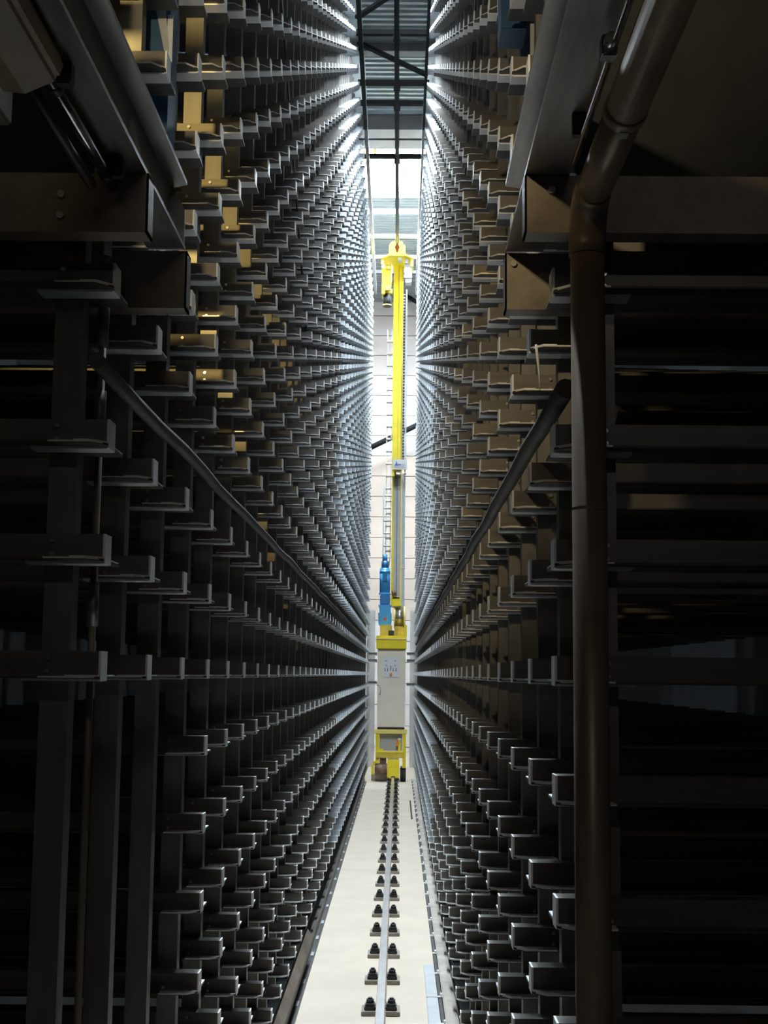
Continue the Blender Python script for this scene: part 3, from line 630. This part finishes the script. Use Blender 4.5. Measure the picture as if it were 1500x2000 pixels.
# ladder on the left face of the mast
ld = empty('ladder', None, None); ld.parent = cr_
for x in (-0.275, -0.185): part('ladder_rail', 'ladder', [(x-0.012, x+0.012, Y+0.3, Y+0.34, 4.3, 8.9)], ld, 0)
part('ladder_rail', 'ladder', [(-0.335, -0.312, Y+0.12, Y+0.16, 4.3, 5.65)], ld, 0)
z = 4.42
while z < 8.9:
    MB().cyl((-0.285+OX, Y+0.28, z), (-0.17+OX, Y+0.28, z), 0.022, n=10).build('rung', 'white', ld)
    if z < 5.6: MB().cyl((-0.33+OX, Y+0.14, z+0.085), (-0.17+OX, Y+0.14, z+0.085), 0.022, n=10).build('rung', 'white', ld)
    z += 0.249
# head
hd = MB().prism([(-0.257+OX, 10.196), (0.063+OX, 10.196), (0.063+OX, 10.37), (0.02+OX, 10.40), (0.0+OX, 10.455), (-0.05+OX, 10.462), (-0.08+OX, 10.40), (-0.115+OX, 10.40), (-0.145+OX, 10.462), (-0.20+OX, 10.455), (-0.257+OX, 10.38)], 'y', -0.02, 0.03).build('head_plate', 'yellow', cr_, 0.006)
MB().prism([(-0.115+OX, 10.24), (-0.08+OX, 10.24), (-0.065+OX, 10.31), (-0.05+OX, 10.33), (-0.075+OX, 10.40), (-0.098+OX, 10.43), (-0.12+OX, 10.40), (-0.15+OX, 10.33), (-0.13+OX, 10.31)], 'y', -0.03, -0.02).build('guide_roller_mark', 'brownmotor', hd).data.materials[0] = mat('rust_red_paint', (0.034, 0.009, 0.003), 1.0, 0, 0.2, 10, spec=0.0)
hp = MB().prism([(-0.417+OX, 10.13), (-0.24+OX, 10.21), (0.06+OX, 10.21), (0.226+OX, 10.13), (0.226+OX, 10.10), (0.06+OX, 10.17), (-0.24+OX, 10.17), (-0.417+OX, 10.10)], 'y', -0.02, 0.9).build('head_canopy', 'yellow', cr_, 0.004)
part('head_side', 'yellow_dirty', [(-0.41, -0.36, 0.0, 0.3, 9.99, 10.11), (0.17, 0.22, 0.0, 0.3, 9.96, 10.11)])
hb = part('hoist_block', 'yellow', [(-0.395, -0.33, 0.1, 0.5, 9.43, 9.96), (-0.33, -0.21, 0.12, 0.5, 9.60, 9.93)])
part('hoist_window', 'yellow_dirty', [(-0.325, -0.215, 0.10, 0.14, 9.50, 9.60)], hb)
part('hoist_cap', 'yellow_dirty', [(-0.31, -0.22, 0.09, 0.13, 9.93, 10.02)], hb)
part('limit_box', 'white', [(-0.40, -0.345, 0.02, 0.09, 9.93, 10.0)], hb)
for i in range(7): MB().tube([(-0.20+OX+0.01*(i % 2), 0.1, 10.05-0.02*i), (-0.205+OX, 0.08, 9.85-0.03*i), (-0.22+OX+0.015*(i % 3), 0.1, 9.62)], 0.006, 6).build('rope', 'palegrey' if i % 2 else 'yellow_pale', hb)
pcyl('gear_unit', 'yellow_dirty', (-0.26, 0.25, 9.45), (-0.26, 0.25, 9.56), 0.075)
pcyl('hoist_drum', 'blackiron', (-0.288, 0.25, 9.21), (-0.288, 0.25, 9.46), 0.082)
pcyl('hoist_drum_ring', 'yellow_dirty', (-0.288, 0.25, 9.22), (-0.288, 0.25, 9.25), 0.086)
wb_ = part('switch_box', 'white', [(0.049, 0.197, 0.1, 0.35, 9.752, 10.033)], bevel=0.01)
part('switch_box_base', 'ducts', [(0.07, 0.189, 0.12, 0.33, 9.669, 9.752)], wb_)
part('head_roller', 'panelwhite', [(0.05, 0.12, 0.05, 0.2, 10.04, 10.12), (-0.08, -0.01, 0.05, 0.2, 10.09, 10.16)])

# wall cable brackets either side of the cabinet
for x0, x1, z, l in [(-0.62, -0.44, 2.413, 'upper pale bracket bar on the left of the crane cabinet'), (-0.62, -0.44, 2.277, 'middle pale bracket bar on the left of the crane cabinet'), (-0.62, -0.44, 1.83, 'lower pale bracket bar on the left of the crane cabinet'),
                     (0.17, 0.34, 2.42, 'upper pale bracket bar on the right of the crane cabinet'), (0.17, 0.34, 2.28, 'middle pale bracket bar on the right of the crane cabinet'), (0.17, 0.34, 1.80, 'lower pale bracket bar on the right of the crane cabinet')]:
    tag(MB().box(x0, x1, 27.0, 27.05, z-0.03, z+0.02).box(x0, x1, 26.96, 27.05, z+0.02, z+0.03).build('bracket_bar', 'palegrey'), l, 'bracket', 'bracket bars beside the cabinet')
for x0, x1, l in [(-0.70, -0.52, 'pale grey end post left of the crane cabinet'), (0.25, 0.42, 'pale grey end post right of the crane cabinet')]:
    tag(MB().box(x0, x1, 28.95, 29.15, 0, 3.4).build('end_post', 'concrete', bevel=0.01), l, 'post', 'end posts of the aisle')
